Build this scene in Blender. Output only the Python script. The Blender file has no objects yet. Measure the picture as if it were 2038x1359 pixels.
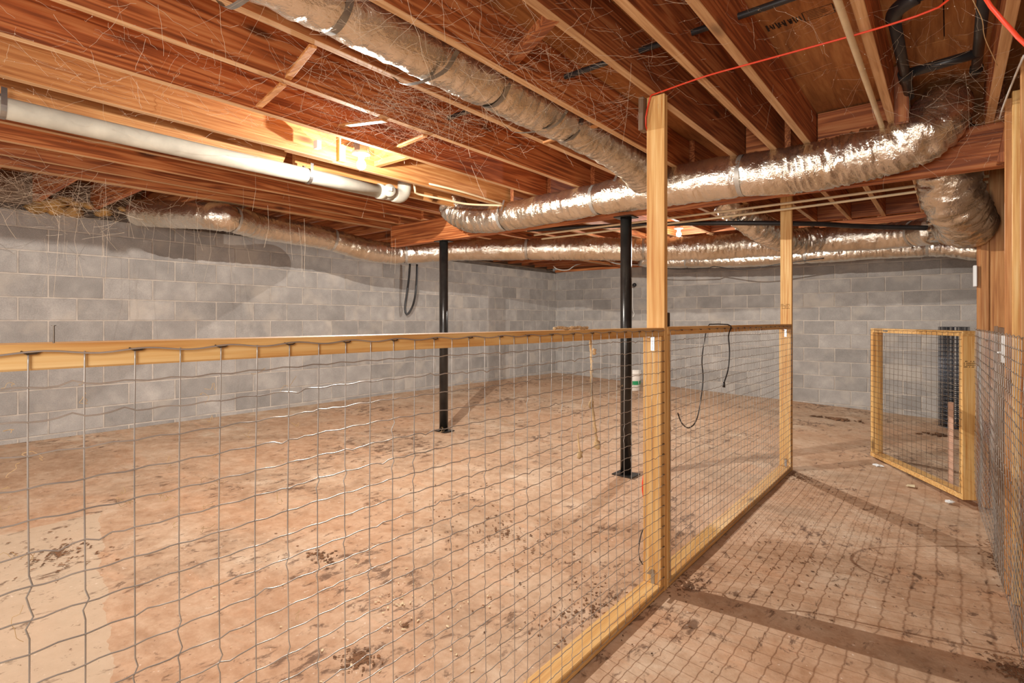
import bpy, bmesh, math, random
from mathutils import Vector, Matrix, noise
R = random.Random(7)
S = bpy.context.scene
COL = S.collection
# ------------------------------------------------------------------ camera
TH = math.radians(38.9); CS, SN = math.cos(TH), math.sin(TH); F = 1080.0; CZ = 1.30; YH = 638.0
cd = bpy.data.cameras.new('camera'); cam = bpy.data.objects.new('camera', cd); COL.objects.link(cam)
cam.location = (0, 0, CZ); cam.rotation_euler = (math.pi/2, 0, TH)
cd.sensor_width = 36; cd.lens = 36*F/2038; cd.shift_y = -(679.5-YH)/2038; cd.clip_start = 0.02
S.camera = cam
# ------------------------------------------------------------------ world / lights / exposure
w = bpy.data.worlds.new('world'); S.world = w; w.use_nodes = True
w.node_tree.nodes['Background'].inputs[0].default_value = (1, .9, .78, 1)
w.node_tree.nodes['Background'].inputs[1].default_value = 0.05
S.view_settings.view_transform = 'Standard'; S.view_settings.look = 'None'
S.view_settings.gamma = 1; S.view_settings.use_curve_mapping = False
S.view_settings.exposure = 1.35
WARM = (1.0, .95, .88)
def lamp(name, loc, energy, radius, col=WARM, soft=True):
    d = bpy.data.lights.new(name, 'POINT'); d.energy = energy; d.shadow_soft_size = radius; d.color = col
    if soft:   # gentler falloff, so the wood right beside a bare bulb does not burn out
        d.use_nodes = True; t = d.node_tree; e = t.nodes['Emission']; f = t.nodes.new('ShaderNodeLightFalloff')
        f.inputs['Strength'].default_value = 1; t.links.new(f.outputs['Linear'], e.inputs['Strength'])
    o = bpy.data.objects.new(name, d); o.location = loc; COL.objects.link(o); return o
LAMP1 = Vector((-2.88, 2.06, CZ+.98)); LAMP2 = Vector((-2.49, 6.22, CZ+1.02))
lamp('bulb_light', LAMP1, 54, .006)
lamp('bulb_light', LAMP2, 36, .006)
lamp('photographer_lamp', (-.15, -.55, 1.55), 19, .30, (1, .97, .92))
lamp('rear_fill_light', (-2.9, -1.3, 1.2), 12, .30, (1, .97, .92))  # added soft fill behind the camera, stands for no real bulb

def W(u, v, X=None, Y=None, z=None, d=None):
    """point seen at photo pixel u,v whose X, Y, height above the eye or depth is known"""
    dx = -SN*F + CS*(u-1019); dy = CS*F + SN*(u-1019); dz = YH - v
    if X is not None: t = X/dx
    elif Y is not None: t = Y/dy
    elif z is not None: t = z/dz
    else: t = d/F
    return Vector((dx*t, dy*t, CZ + dz*t))
def P(x, y, z): return Vector((x, y, CZ+z))
def floor_z(x): return -.04*x
# ------------------------------------------------------------------ materials
def lin(c):
    r = []
    for k in c:
        k /= 255.; r.append(k/12.92 if k <= .04045 else ((k+.055)/1.055)**2.4)
    return (*r, 1)
class NT:
    def __init__(s, name):
        s.m = bpy.data.materials.new(name); s.m.use_nodes = True; s.t = s.m.node_tree; s.n = s.t.nodes; s.l = s.t.links
        s.b = s.n['Principled BSDF']; s.tc = s.n.new('ShaderNodeTexCoord'); s.oi = s.n.new('ShaderNodeObjectInfo')
    def new(s, t, **kw):
        o = s.n.new(t)
        for k, v in kw.items(): setattr(o, k, v)
        return o
    def link(s, a, b): s.l.new(a, b)
    def coord(s, scale=(1,1,1), rand=True, world=False):
        mp = s.new('ShaderNodeMapping'); mp.inputs['Scale'].default_value = scale
        src = s.tc.outputs['Object']
        if world:
            g = s.new('ShaderNodeNewGeometry'); src = g.outputs['Position']
        if rand:
            a = s.new('ShaderNodeVectorMath', operation='ADD'); s.link(src, a.inputs[0])
            m = s.new('ShaderNodeMath', operation='MULTIPLY'); m.inputs[1].default_value = 37.7
            s.link(s.oi.outputs['Random'], m.inputs[0]); s.link(m.outputs[0], a.inputs[1]); src = a.outputs[0]
        s.link(src, mp.inputs['Vector']); return mp.outputs[0]
    def noise(s, vec, scale, detail=4, rough=.55, dist=0):
        o = s.new('ShaderNodeTexNoise'); o.inputs['Scale'].default_value = scale; o.inputs['Detail'].default_value = detail
        o.inputs['Roughness'].default_value = rough; o.inputs['Distortion'].default_value = dist
        s.link(vec, o.inputs['Vector']); return o.outputs['Fac']
    def ramp(s, fac, stops):
        o = s.new('ShaderNodeValToRGB'); e = o.color_ramp.elements
        while len(e) < len(stops): e.new(.5)
        for i, (p, c) in enumerate(stops): e[i].position = p; e[i].color = c if len(c) == 4 else lin(c)
        s.link(fac, o.inputs[0]); return o.outputs[0]
    def mix(s, a, b, fac, mode='MIX'):
        o = s.new('ShaderNodeMix', data_type='RGBA', blend_type=mode)
        if isinstance(fac, (int, float)): o.inputs[0].default_value = fac
        else: s.link(fac, o.inputs[0])
        for i, x in ((6, a), (7, b)):
            if isinstance(x, tuple): o.inputs[i].default_value = x if len(x) == 4 else lin(x)
            else: s.link(x, o.inputs[i])
        return o.outputs[2]
    def math(s, op, a, b=0., clamp=False):
        o = s.new('ShaderNodeMath', operation=op, use_clamp=clamp)
        for i, x in ((0, a), (1, b)):
            if isinstance(x, (int, float)): o.inputs[i].default_value = x
            else: s.link(x, o.inputs[i])
        return o.outputs[0]
    def bump(s, h, strength=.3, dist=.005):
        o = s.new('ShaderNodeBump'); o.inputs['Strength'].default_value = strength; o.inputs['Distance'].default_value = dist
        s.link(h, o.inputs['Height']); s.link(o.outputs[0], s.b.inputs['Normal'])
    def col(s, c):
        if isinstance(c, tuple): s.b.inputs['Base Color'].default_value = c if len(c) == 4 else lin(c)
        else: s.link(c, s.b.inputs['Base Color'])
    def rough(s, r, metal=0): s.b.inputs['Roughness'].default_value = r; s.b.inputs['Metallic'].default_value = metal
WOODS = {}
def wood(kind, ax):
    key = kind+ax
    if key in WOODS: return WOODS[key]
    dark, mid, light, var = {
        'joist': ((112,56,26), (176,100,52), (206,144,90), .22),
        'pine':  ((188,128,64), (218,174,108), (236,204,146), .10),
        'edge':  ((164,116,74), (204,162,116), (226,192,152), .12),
        'stud':  ((150,90,42), (196,136,78), (222,176,118), .2),
        'old':   ((84,62,46), (126,100,78), (150,126,102), .2)}[kind]
    n = NT(kind+'_wood_'+ax)
    sc = {'x': (.45, 12, 12), 'y': (12, .45, 12), 'z': (12, 12, .45)}[ax]
    v = n.coord(sc)
    g = n.noise(v, 1.1, 2, .45, .15)
    wv = n.new('ShaderNodeMath', operation='SINE'); n.link(n.math('MULTIPLY', g, 52.), wv.inputs[0])
    wv2 = n.math('MULTIPLY_ADD', wv.outputs[0], .5); wv2.node.inputs[2].default_value = .5
    fine = n.noise(n.coord({'x': (3, 90, 90), 'y': (90, 3, 90), 'z': (90, 90, 3)}[ax]), 1.0, 3, .6)
    f = n.math('ADD', n.math('MULTIPLY', wv2, .30 if kind == 'joist' else .15), n.math('MULTIPLY', fine, .62 if kind == 'joist' else .78))
    c = n.ramp(f, [(.22, dark), (.48, mid), (.78, light)])
    big = n.noise(n.coord((1,1,1)), 1.6, 3)
    c = n.mix(c, dark, n.math('MULTIPLY', n.ramp(big, [(.5, (0,0,0,1)), (.75, (1,1,1,1))]), .40))
    # knots: a few oval dark eyes stretched along the grain
    ks = {'x': (1.6, 5, 5), 'y': (5, 1.6, 5), 'z': (5, 5, 1.6)}[ax]
    vo = n.new('ShaderNodeTexVoronoi'); vo.inputs['Scale'].default_value = 1.0; n.link(n.coord(ks), vo.inputs['Vector'])
    kn = n.ramp(vo.outputs['Distance'], [(.06, (1,1,1,1)), (.14, (0,0,0,1))])
    c = n.mix(c, tuple(int(k*.5) for k in dark), n.math('MULTIPLY', kn, .8))
    hs = n.new('ShaderNodeHueSaturation'); n.link(c, hs.inputs['Color'])
    vv = n.math('MULTIPLY_ADD', n.oi.outputs['Random'], var*2); vv.node.inputs[2].default_value = 1-var
    n.link(vv, hs.inputs['Value']); n.col(hs.outputs[0])
    n.rough(.62); n.bump(f, .35, .002); WOODS[key] = n.m; return n.m
def plain(name, c, rough=.5, metal=0, var=0, bumps=None):
    n = NT(name); v = n.coord((1,1,1))
    if var:
        f = n.noise(v, 9, 4); a = tuple(int(k*(1-var)) for k in c); b = tuple(min(255, int(k*(1+var))) for k in c)
        n.col(n.ramp(f, [(.3, a), (.7, b)]))
    else: n.col(c)
    n.rough(rough, metal)
    if bumps: n.bump(n.noise(v, bumps[0], 4), bumps[1], .003)
    return n.m
def m_block():
    n = NT('concrete_block'); v = n.coord(); f = n.noise(v, 5, 5); g = n.noise(v, 160, 3, .7)
    c = n.ramp(f, [(.3, (134,129,124)), (.55, (156,150,144)), (.72, (177,170,162))])
    c = n.mix(c, n.ramp(g, [(.3, (108,104,101)), (.7, (176,170,164))]), .35)
    sm = n.noise(n.coord((1,1,1)), 2.3, 3); c = n.mix(c, (182,171,158), n.math('MULTIPLY', n.ramp(sm, [(.56, (0,0,0,1)), (.68, (1,1,1,1))]), .5))
    hs = n.new('ShaderNodeHueSaturation'); n.link(c, hs.inputs['Color'])
    vv = n.math('MULTIPLY_ADD', n.oi.outputs['Random'], .30); vv.node.inputs[2].default_value = .86
    n.link(vv, hs.inputs['Value']); n.col(hs.outputs[0]); n.rough(.9); n.bump(g, .5, .003); return n.m
def m_mortar():
    n = NT('mortar'); v = n.coord(rand=False); f = n.noise(v, 8, 5)
    n.col(n.ramp(f, [(.3, (160,149,138)), (.7, (192,181,169))])); n.rough(.95); n.bump(n.noise(v, 60, 4), .5, .004); return n.m
def m_floor():
    n = NT('stained_concrete'); v = n.coord(rand=False)
    a = n.noise(v, .9, 6, .6, .4); b = n.noise(v, 3.2, 6, .65, .5); d = n.noise(v, 16, 5, .7); e = n.noise(v, 70, 4, .7)
    c = n.ramp(b, [(.32, (158,128,100)), (.5, (192,160,130)), (.68, (216,194,168))])
    c = n.mix(c, (192,142,102), n.math('MULTIPLY', n.ramp(a, [(.40, (0,0,0,1)), (.62, (1,1,1,1))]), .62))
    st = n.noise(n.coord((1.0, 3.2, 1), rand=False), 1.4, 5, .65, .8)
    c = n.mix(c, (212,164,126), n.math('MULTIPLY', n.ramp(st, [(.55, (0,0,0,1)), (.66, (1,1,1,1))]), .5))
    c = n.mix(c, n.ramp(d, [(.34, (136,104,78)), (.66, (222,200,176))]), .26)
    # pale patch of bare slab near the pen's near left corner, edge wandering
    g = n.new('ShaderNodeSeparateXYZ'); n.link(v, g.inputs[0])
    wob = n.math('MULTIPLY', n.noise(v, 6, 3), .10)
    mx = n.math('MULTIPLY', n.math('LESS_THAN', n.math('ADD', n.math('ADD', g.outputs[1], wob), n.math('MULTIPLY', g.outputs[0], .226)), .13), n.math('GREATER_THAN', n.math('ADD', g.outputs[0], wob), -3.9))
    c = n.mix(c, n.mix((216,200,176), (186,166,140), b), n.math('MULTIPLY', mx, .65))
    # dark organic dirt: patches with speckles at their edge
    p = n.noise(v, 1.1, 2, .5, .2); q = n.noise(v, 24, 6, .75, .3)
    q2 = n.noise(n.coord((1.6, .8, 1), rand=False), 11, 5, .7, .5)
    t = n.math('ADD', n.math('MULTIPLY', q2, .75), n.math('MULTIPLY', p, .35))
    c = n.mix(c, (84,56,38), n.math('MULTIPLY', n.ramp(t, [(.61, (0,0,0,1)), (.68, (1,1,1,1))]), .75))
    c = n.mix(c, (96,66,44), n.math('MULTIPLY', n.ramp(q, [(.62, (0,0,0,1)), (.68, (1,1,1,1))]), .75))
    ws = n.noise(v, 38, 3, .6); c = n.mix(c, (232,216,198), n.math('MULTIPLY', n.ramp(ws, [(.67, (0,0,0,1)), (.74, (1,1,1,1))]), .7))
    n.col(c); n.rough(.82); n.bump(n.math('ADD', e, d), .4, .004); return n.m
def m_foil():
    n = NT('duct_foil'); v = n.coord()
    a = n.noise(v, 26, 4, .6, .8); b = n.noise(v, 90, 3, .6, .4)
    dst = n.noise(v, 3, 4); n.col(n.ramp(dst, [(.3, (214,202,182)), (.7, (236,230,220))]))
    n.rough(.24, .95); rr = n.ramp(n.noise(v, 7, 3), [(.3, (.14,.14,.14,1)), (.75, (.32,.32,.32,1))]); n.link(rr, n.b.inputs['Roughness'])
    n.bump(n.math('ADD', a, n.math('MULTIPLY', b, .35)), .55, .012); return n.m
def m_ply():
    n = NT('subfloor_plywood'); v = n.coord((9, 1, 9)); f = n.noise(v, 2.2, 5, .6, 1.2); g = n.noise(n.coord((60, 4, 1)), 1, 3)
    c = n.ramp(n.math('ADD', n.math('MULTIPLY', f, .7), n.math('MULTIPLY', g, .3)), [(.3, (130,78,36)), (.52, (176,116,62)), (.72, (204,148,88))])
    n.col(c); n.rough(.75); n.bump(g, .3, .002); return n.m
M = dict(block=m_block(), mortar=m_mortar(), floor=m_floor(), foil=m_foil(), ply=m_ply(),
    pvc=plain('aged_white_pvc', (188,184,170), .35, 0, .06, (30, .1)), cpvc=plain('cream_pipe', (222,202,164), .4, 0, .05),
    abs=plain('black_pipe', (38,37,38), .42, 0, .25), steel=plain('black_painted_steel', (44,42,40), .28, .35, .22, (40, .12)),
    wire=plain('galvanised_wire', (180,178,174), .38, .6, .12), rust=plain('dull_wire', (120,108,94), .5, .7, .2),
    zinc=plain('zinc_plate', (168,172,176), .3, .9, .08), strap=plain('strap_metal', (150,150,148), .35, .9, .15),
    tape=plain('grey_tape', (176,172,164), .4, .5, .1), dark=plain('dark_grime', (46,38,32), .9, 0, .3, (30, .5)),
    red=plain('orange_red_cord', (226,70,40), .4), blackcord=plain('black_cord', (30,28,28), .4),
    whitecord=plain('white_cable', (215,212,205), .45), plate=plain('white_plastic', (228,232,232), .35),
    porcelain=plain('white_porcelain', (240,236,226), .3), bucket=plain('white_bucket_plastic', (226,220,210), .4, 0, .04),
    green=plain('green_label', (40,140,90), .5), boxm=plain('dark_outlet_box', (52,44,38), .45, .2, .15),
    rope=plain('dirty_rope', (186,160,122), .95, 0, .3, (80, .6)), dirt=plain('dark_soil', (112,80,56), .95, 0, .3, (60, .8)),
    paper=plain('scrap_paper', (226,208,170), .8), stamp=plain('ink_stamp', (52,34,20), .9),
    web=plain('cobweb_silk', (214,196,172), .8), pinkb=plain('pale_pink_board', (214,176,152), .8, 0, .08),
    insul=plain('old_insulation', (150,116,66), .95, 0, .35, (40, .8)), staple=plain('nail_steel', (90,80,70), .4, .8),
    jute=plain('dry_straw', (200,172,128), .9, 0, .15), copper=plain('rolled_wire_steel', (96,100,110), .42, .8, .2))
bm_ = NT('glowing_bulb_glass'); e_ = bm_.new('ShaderNodeEmission'); e_.inputs[0].default_value = (1, .93, .82, 1); e_.inputs[1].default_value = 30
tr_ = bm_.new('ShaderNodeBsdfTransparent'); mx_ = bm_.new('ShaderNodeMixShader'); mx_.inputs[0].default_value = .35
bm_.link(tr_.outputs[0], mx_.inputs[1]); bm_.link(e_.outputs[0], mx_.inputs[2]); bm_.link(mx_.outputs[0], bm_.n['Material Output'].inputs[0])
M['bulb'] = bm_.m
# ------------------------------------------------------------------ geometry helpers
class G:
    def __init__(s): s.v = []; s.f = []
    def add(s, vs, fs):
        o = len(s.v); s.v += [Vector(a) for a in vs]; s.f += [tuple(i+o for i in f) for f in fs]; return s
    def box(s, x0, x1, y0, y1, z0, z1, c=.0015):
        """box with chamfered edges"""
        c = min(c, (x1-x0)*.3, (y1-y0)*.3, (z1-z0)*.3)
        if c < 1e-4:
            return s.add([(x,y,z) for x in (x0,x1) for y in (y0,y1) for z in (z0,z1)],
                [(0,1,3,2),(4,6,7,5),(0,4,5,1),(2,3,7,6),(0,2,6,4),(1,5,7,3)])
        bm = bmesh.new(); m = bmesh.ops.create_cube(bm, size=1)
        for v in bm.verts: v.co = Vector((x0+(v.co.x+.5)*(x1-x0), y0+(v.co.y+.5)*(y1-y0), z0+(v.co.z+.5)*(z1-z0)))
        bmesh.ops.bevel(bm, geom=bm.edges[:], offset=c, segments=1, affect='EDGES')
        bm.verts.index_update(); s.add([v.co.copy() for v in bm.verts], [tuple(v.index for v in f.verts) for f in bm.faces]); bm.free(); return s
    def beam(s, a, b, wd, ht, up=(0,0,1), c=.0015):
        a, b = Vector(a), Vector(b); d = (b-a); L = d.length; d.normalize(); up = Vector(up)
        sd = d.cross(up).normalized(); up = sd.cross(d).normalized()
        t = G().box(0, L, -wd/2, wd/2, -ht/2, ht/2, c)
        s.add([a + d*v.x + sd*v.y + up*v.z for v in t.v], t.f); return s
    def tube(s, pts, r, seg=8, cap=True):
        pts = [Vector(p) for p in pts]; n = len(pts); rr = r if hasattr(r, '__len__') else [r]*n
        T = [(pts[min(i+1, n-1)]-pts[max(i-1, 0)]).normalized() for i in range(n)]
        up = Vector((0,0,1)) if abs(T[0].z) < .9 else Vector((1,0,0)); nm = (up - T[0]*up.dot(T[0])).normalized(); vs = []
        for i in range(n):
            nm = (nm - T[i]*nm.dot(T[i])); nm = nm.normalized() if nm.length > 1e-6 else T[i].orthogonal().normalized(); bn = T[i].cross(nm)
            for k in range(seg):
                a = 2*math.pi*k/seg; vs.append(pts[i] + (nm*math.cos(a)+bn*math.sin(a))*rr[i])
        fs = [(i*seg+k, i*seg+(k+1)%seg, (i+1)*seg+(k+1)%seg, (i+1)*seg+k) for i in range(n-1) for k in range(seg)]
        if cap: fs += [tuple(range(seg-1, -1, -1)), tuple((n-1)*seg+k for k in range(seg))]
        return s.add(vs, fs)
    def blob(s, c, rx, ry, rz, nz=.3, sub=2, seed=0):
        bm = bmesh.new(); bmesh.ops.create_icosphere(bm, subdivisions=sub, radius=1); c = Vector(c)
        for v in bm.verts:
            k = 1+nz*noise.noise(v.co*2.3+Vector((seed*3.1, seed, -seed))); v.co = Vector((v.co.x*rx, v.co.y*ry, v.co.z*rz))*k+c
        bm.verts.index_update(); s.add([v.co.copy() for v in bm.verts], [tuple(v.index for v in f.verts) for f in bm.faces]); bm.free(); return s
def smooth_path(pts, step):
    pts = [Vector(p) for p in pts]; q = [pts[0]*2-pts[1]] + pts + [pts[-1]*2-pts[-2]]; out = []
    for i in range(1, len(q)-2):
        p0, p1, p2, p3 = q[i-1:i+3]; n = max(2, int((p2-p1).length/step))
        for k in range(n):
            t = k/n; out.append(.5*((2*p1)+(p2-p0)*t+(2*p0-5*p1+4*p2-p3)*t*t+(3*p1-p0-3*p2+p3)*t**3))
    out.append(pts[-1]); return out
def wloc(o):
    l = Vector((0,0,0))
    while o: l += o.location; o = o.parent
    return l
def obj(name, g, mat, parent=None, smooth=False, loc=None, center=False):
    xs = [v.x for v in g.v]; ys = [v.y for v in g.v]; zs = [v.z for v in g.v]
    if loc is None: loc = Vector(((min(xs)+max(xs))/2, (min(ys)+max(ys))/2, (min(zs)+max(zs))/2 if (center or parent) else min(zs)))
    me = bpy.data.meshes.new(name); me.from_pydata([v-loc for v in g.v], [], g.f)
    if smooth: me.polygons.foreach_set('use_smooth', [True]*len(me.polygons))
    me.materials.append(mat); me.update()
    o = bpy.data.objects.new(name, me); COL.objects.link(o)
    if parent: o.parent = parent; o.location = loc - wloc(parent)
    else: o.location = loc
    return o
def tag(o, label, cat, group=None):
    o['label'] = label; o['category'] = cat
    if group: o['group'] = group
    return o
def thing(name, label, cat, loc, group=None):
    o = bpy.data.objects.new(name, None); o.empty_display_size = .1; COL.objects.link(o); o.location = loc
    return tag(o, label, cat, group)
def struct(o): o['kind'] = 'structure'; return o
def stuff(o): o['kind'] = 'stuff'; return o
def lab(o, l): o['label'] = l; return o

# ------------------------------------------------------------------ floor
XL, YB = -6.25, 9.15
JB, JT = 1.06, 1.295       # joist bottom and top above the eye
g = G(); NX, NY = 110, 150; x0, x1, y0, y1 = XL-.1, 2.3, -2.6, YB+.1
for j in range(NY+1):
    for i in range(NX+1):
        x = x0+(x1-x0)*i/NX; y = y0+(y1-y0)*j/NY
        g.v.append(Vector((x, y, floor_z(x)-.004+.008*noise.noise(Vector((x*1.3, y*1.3, 0))))))
g.f = [(j*(NX+1)+i, j*(NX+1)+i+1, (j+1)*(NX+1)+i+1, (j+1)*(NX+1)+i) for j in range(NY) for i in range(NX)]
flo = struct(obj('floor', g, M['floor'], smooth=True, loc=Vector((0,0,0))))

# ------------------------------------------------------------------ block walls
bw, bh, jt = .4064, .2032, .012
blk_x = G().box(-(bw-jt)/2, (bw-jt)/2, 0, .03, -(bh-jt)/2, (bh-jt)/2, .004)
def blockwall(name, axis, base, lo, hi, zlo, zhi, phase, inward):
    """axis: direction the wall runs in. base: plane of the mortar face. inward: +1/-1 towards the room"""
    g = G()
    if axis == 'y': g.box(base-(.15 if inward > 0 else 0), base+(0 if inward > 0 else .15), lo, hi, zlo-.15, zhi, 0)
    else: g.box(lo, hi, base-(.15 if inward > 0 else 0), base+(0 if inward > 0 else .15), zlo-.15, zhi, 0)
    wl = struct(obj(name, g, M['mortar'], loc=Vector((0,0,0))))
    cache = {}
    k0 = int(math.floor((zlo-CZ)/bh)); k = k0
    while CZ+k*bh < zhi-.02:
        za, zb = CZ+k*bh, min(CZ+(k+1)*bh, zhi)
        s = lo - ((phase + (k % 2)*.5) % 1.0)*bw
        while s < hi:
            a, b = max(s, lo), min(s+bw, hi)
            if b-a > .05:
                key = (round(b-a, 3), round(zb-za, 3))
                if key not in cache:
                    hw, hh = (b-a-jt)/2, (zb-za-jt)/2
                    t = G().box(-hw, hw, -.02, .005, -hh, hh, .003) if axis == 'x' else G().box(-.02, .005, -hw, hw, -hh, hh, .003)
                    if inward < 0:
                        t.v = [Vector((v.x, -v.y, v.z)) if axis == 'x' else Vector((-v.x, v.y, v.z)) for v in t.v]; t.f = [tuple(reversed(f)) for f in t.f]
                    me = bpy.data.meshes.new('concrete_block'); me.from_pydata(t.v, [], t.f); me.materials.append(M['block']); cache[key] = me
                o = bpy.data.objects.new('concrete_block', cache[key]); COL.objects.link(o); o.parent = wl
                c = ((a+b)/2, (za+zb)/2); jit = inward*R.uniform(-.0015, .0015)
                o.location = (base+jit, c[0], c[1]) if axis == 'y' else (c[0], base+jit, c[1])
            s += bw
        k += 1
    return wl
WT = CZ+.955
blockwall('wall_left', 'y', XL, -.6, YB, .15, WT, .15, 1)
blockwall('wall_back', 'x', YB, XL, 1.6, -.1, WT+.02, .35, -1)
struct(obj('wall_front', G().box(XL, 2.2, -2.65, -2.5, -.15, CZ+JT, 0), M['mortar'], loc=Vector((0,0,0))))
struct(obj('trim_1', G().box(XL-.15, XL, -2.6, -.6, .1, WT, 0), M['mortar'], loc=Vector((0,0,0))))
struct(obj('wall_right_far', G().box(1.6, 1.75, 5.3, YB+.1, -.2, CZ+JT, 0), M['mortar'], loc=Vector((0,0,0))))
# right stud wall sheathing
struct(obj('wall_right', G().box(.345, .36, -2.5, 5.28, -.15, CZ+JT, 0), wood('old', 'z'), loc=Vector((0,0,0))))
struct(obj('trim_2', G().box(.36, 1.6, 5.26, 5.28, -.15, CZ+JT, 0), wood('old', 'z')))
# sill plate on the left and back wall
struct(obj('trim_3', G().box(XL-.12, XL+.02, -2.5, YB, WT, WT+.045, .002), plain('dark_sill', (84,74,66), .8, 0, .2)))
struct(obj('trim_4', G().box(XL, 1.6, YB-.03, YB+.12, WT+.02, WT+.065, .002), wood('joist', 'x')))

# ------------------------------------------------------------------ ceiling: panels, joists, blocking
ceil = bpy.data.objects.new('ceiling', None); COL.objects.link(ceil); ceil.location = (0, 0, CZ+JT); struct(ceil)
ys = [-2.5, -.46, .76, 1.98, 3.2, 4.42, 5.64, 6.86, 8.08, 9.2]; xs = [XL-.1, -4.9, -2.46, -.02, 2.2]
for j in range(len(ys)-1):
    off = .0 if j % 2 else -1.0
    xx = [XL-.1] + [x+off for x in xs[1:-1]] + [2.2]
    for i in range(len(xx)-1):
        obj('subfloor_panel', G().box(xx[i]+.002, xx[i+1]-.002, ys[j]+.002, ys[j+1]-.002, CZ+JT, CZ+JT+.018, .001), M['ply'], ceil)
struct(obj('ceiling_deck', G().box(XL-.15, 2.25, -2.6, YB+.15, CZ+JT+.02, CZ+JT+.05, 0), M['dark'], loc=Vector((0,0,0))))
def joist(xc, ya, yb, zb=JB, w_=.038, cut=None, kind='joist'):
    g = G().box(xc-w_/2, xc+w_/2, ya, yb, CZ+zb, CZ+JT-.001, .002)
    if cut:   # slanting sawn end
        for v in g.v:
            if v.y > yb-.01: v.y -= cut*(v.z-CZ-zb)/(JT-zb)
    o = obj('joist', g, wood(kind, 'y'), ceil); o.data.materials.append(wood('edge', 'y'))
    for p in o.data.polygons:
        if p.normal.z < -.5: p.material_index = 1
    return o
FX = [-.24, -.665, -.85, -1.085, -1.48, -1.885, -2.30, -2.735]
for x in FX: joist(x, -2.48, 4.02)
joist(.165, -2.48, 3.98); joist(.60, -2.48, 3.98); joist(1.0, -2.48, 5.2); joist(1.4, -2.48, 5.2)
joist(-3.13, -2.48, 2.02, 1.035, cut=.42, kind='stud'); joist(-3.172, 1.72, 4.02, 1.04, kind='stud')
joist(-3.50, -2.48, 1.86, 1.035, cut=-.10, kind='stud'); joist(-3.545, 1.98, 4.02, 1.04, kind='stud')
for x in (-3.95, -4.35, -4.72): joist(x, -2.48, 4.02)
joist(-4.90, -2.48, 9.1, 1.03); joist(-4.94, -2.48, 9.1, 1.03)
# behind the girder, then the last bay
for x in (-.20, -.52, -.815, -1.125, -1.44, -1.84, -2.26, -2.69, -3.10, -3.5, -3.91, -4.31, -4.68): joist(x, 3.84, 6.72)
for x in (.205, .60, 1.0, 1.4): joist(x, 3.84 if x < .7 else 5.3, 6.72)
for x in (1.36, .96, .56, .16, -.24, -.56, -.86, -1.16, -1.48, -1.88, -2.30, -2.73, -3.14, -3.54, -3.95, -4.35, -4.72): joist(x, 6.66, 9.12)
y = -2.2
while y < 9:
    g = G().box(XL+.0, -4.96, y-.019, y+.019, CZ+1.032, CZ+JT-.001, .002); obj('short_joist', g, wood('joist', 'x'), ceil); y += .41
obj('rim_joist', G().box(XL-.1, XL-.06, -2.4, YB, WT+.05, CZ+JT, .001), wood('old', 'y'), ceil)
obj('rim_joist', G().box(XL, 1.6, YB+.05, YB+.09, WT+.07, CZ+JT, .001), wood('joist', 'x'), ceil)
# solid blocking over the second beam, pinkish boards
bx = [-4.68, -4.31, -3.91, -3.5, -3.10, -2.69, -2.26, -1.84, -1.44, -1.125, -.815, -.52, -.20, .205]
for a, b in zip(bx, bx[1:]): obj('blocking', G().box(a+.02, b-.02, 6.58, 6.62, CZ+JB+.004, CZ+JT-.002, .002), wood('joist', 'x'), ceil)
# blocks and flat bridging strips between joists
def strut(p, q, w_=.03, t=.012, m='stud', name='bridging_strip'):
    return obj(name, G().beam(p, q, w_, t), wood(m, 'x'), ceil)
strut(P(-1.90, 1.14, 1.052), P(-2.29, 1.25, 1.075)); strut(P(-2.31, 1.24, 1.052), P(-2.72, 1.33, 1.08))
strut(P(-2.31, 1.80, 1.052), P(-2.72, 1.80, 1.115), .04); strut(P(-2.32, 2.09, 1.052), P(-2.71, 2.20, 1.09))
strut(P(-1.87, 2.62, 1.052), P(-1.50, 2.62, 1.075)); strut(P(-1.09, 1.58, 1.075), P(-1.46, 1.82, 1.125), .05, .035, 'joist', 'blocking')
strut(P(-.70, 1.22, 1.10), P(-.83, 1.24, 1.12), .05, .035, 'joist', 'blocking'); strut(P(-.88, 1.40, 1.075), P(-1.05, 1.44, 1.12), .05, .035, 'joist', 'blocking')
obj('blocking', G().box(-3.11, -2.757, 2.33, 2.368, CZ+1.07, CZ+JT-.002), wood('stud', 'x'), ceil)
obj('blocking', G().box(-3.148, -3.118, 2.06, 2.11, CZ+1.05, CZ+JT-.01), wood('pine', 'z'), ceil)
obj('blocking', G().box(-.64, -.26, 3.82, 3.858, CZ+1.07, CZ+JT-.01), wood('joist', 'x'), ceil)
obj('blocking', G().box(-1.06, -.87, 3.80, 3.838, CZ+1.07, CZ+JT-.01), wood('joist', 'x'), ceil)
obj('blocking', G().box(-.22, -.16, 3.35, 3.39, CZ+1.0, CZ+JT-.01), wood('joist', 'z'), ceil)
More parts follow.
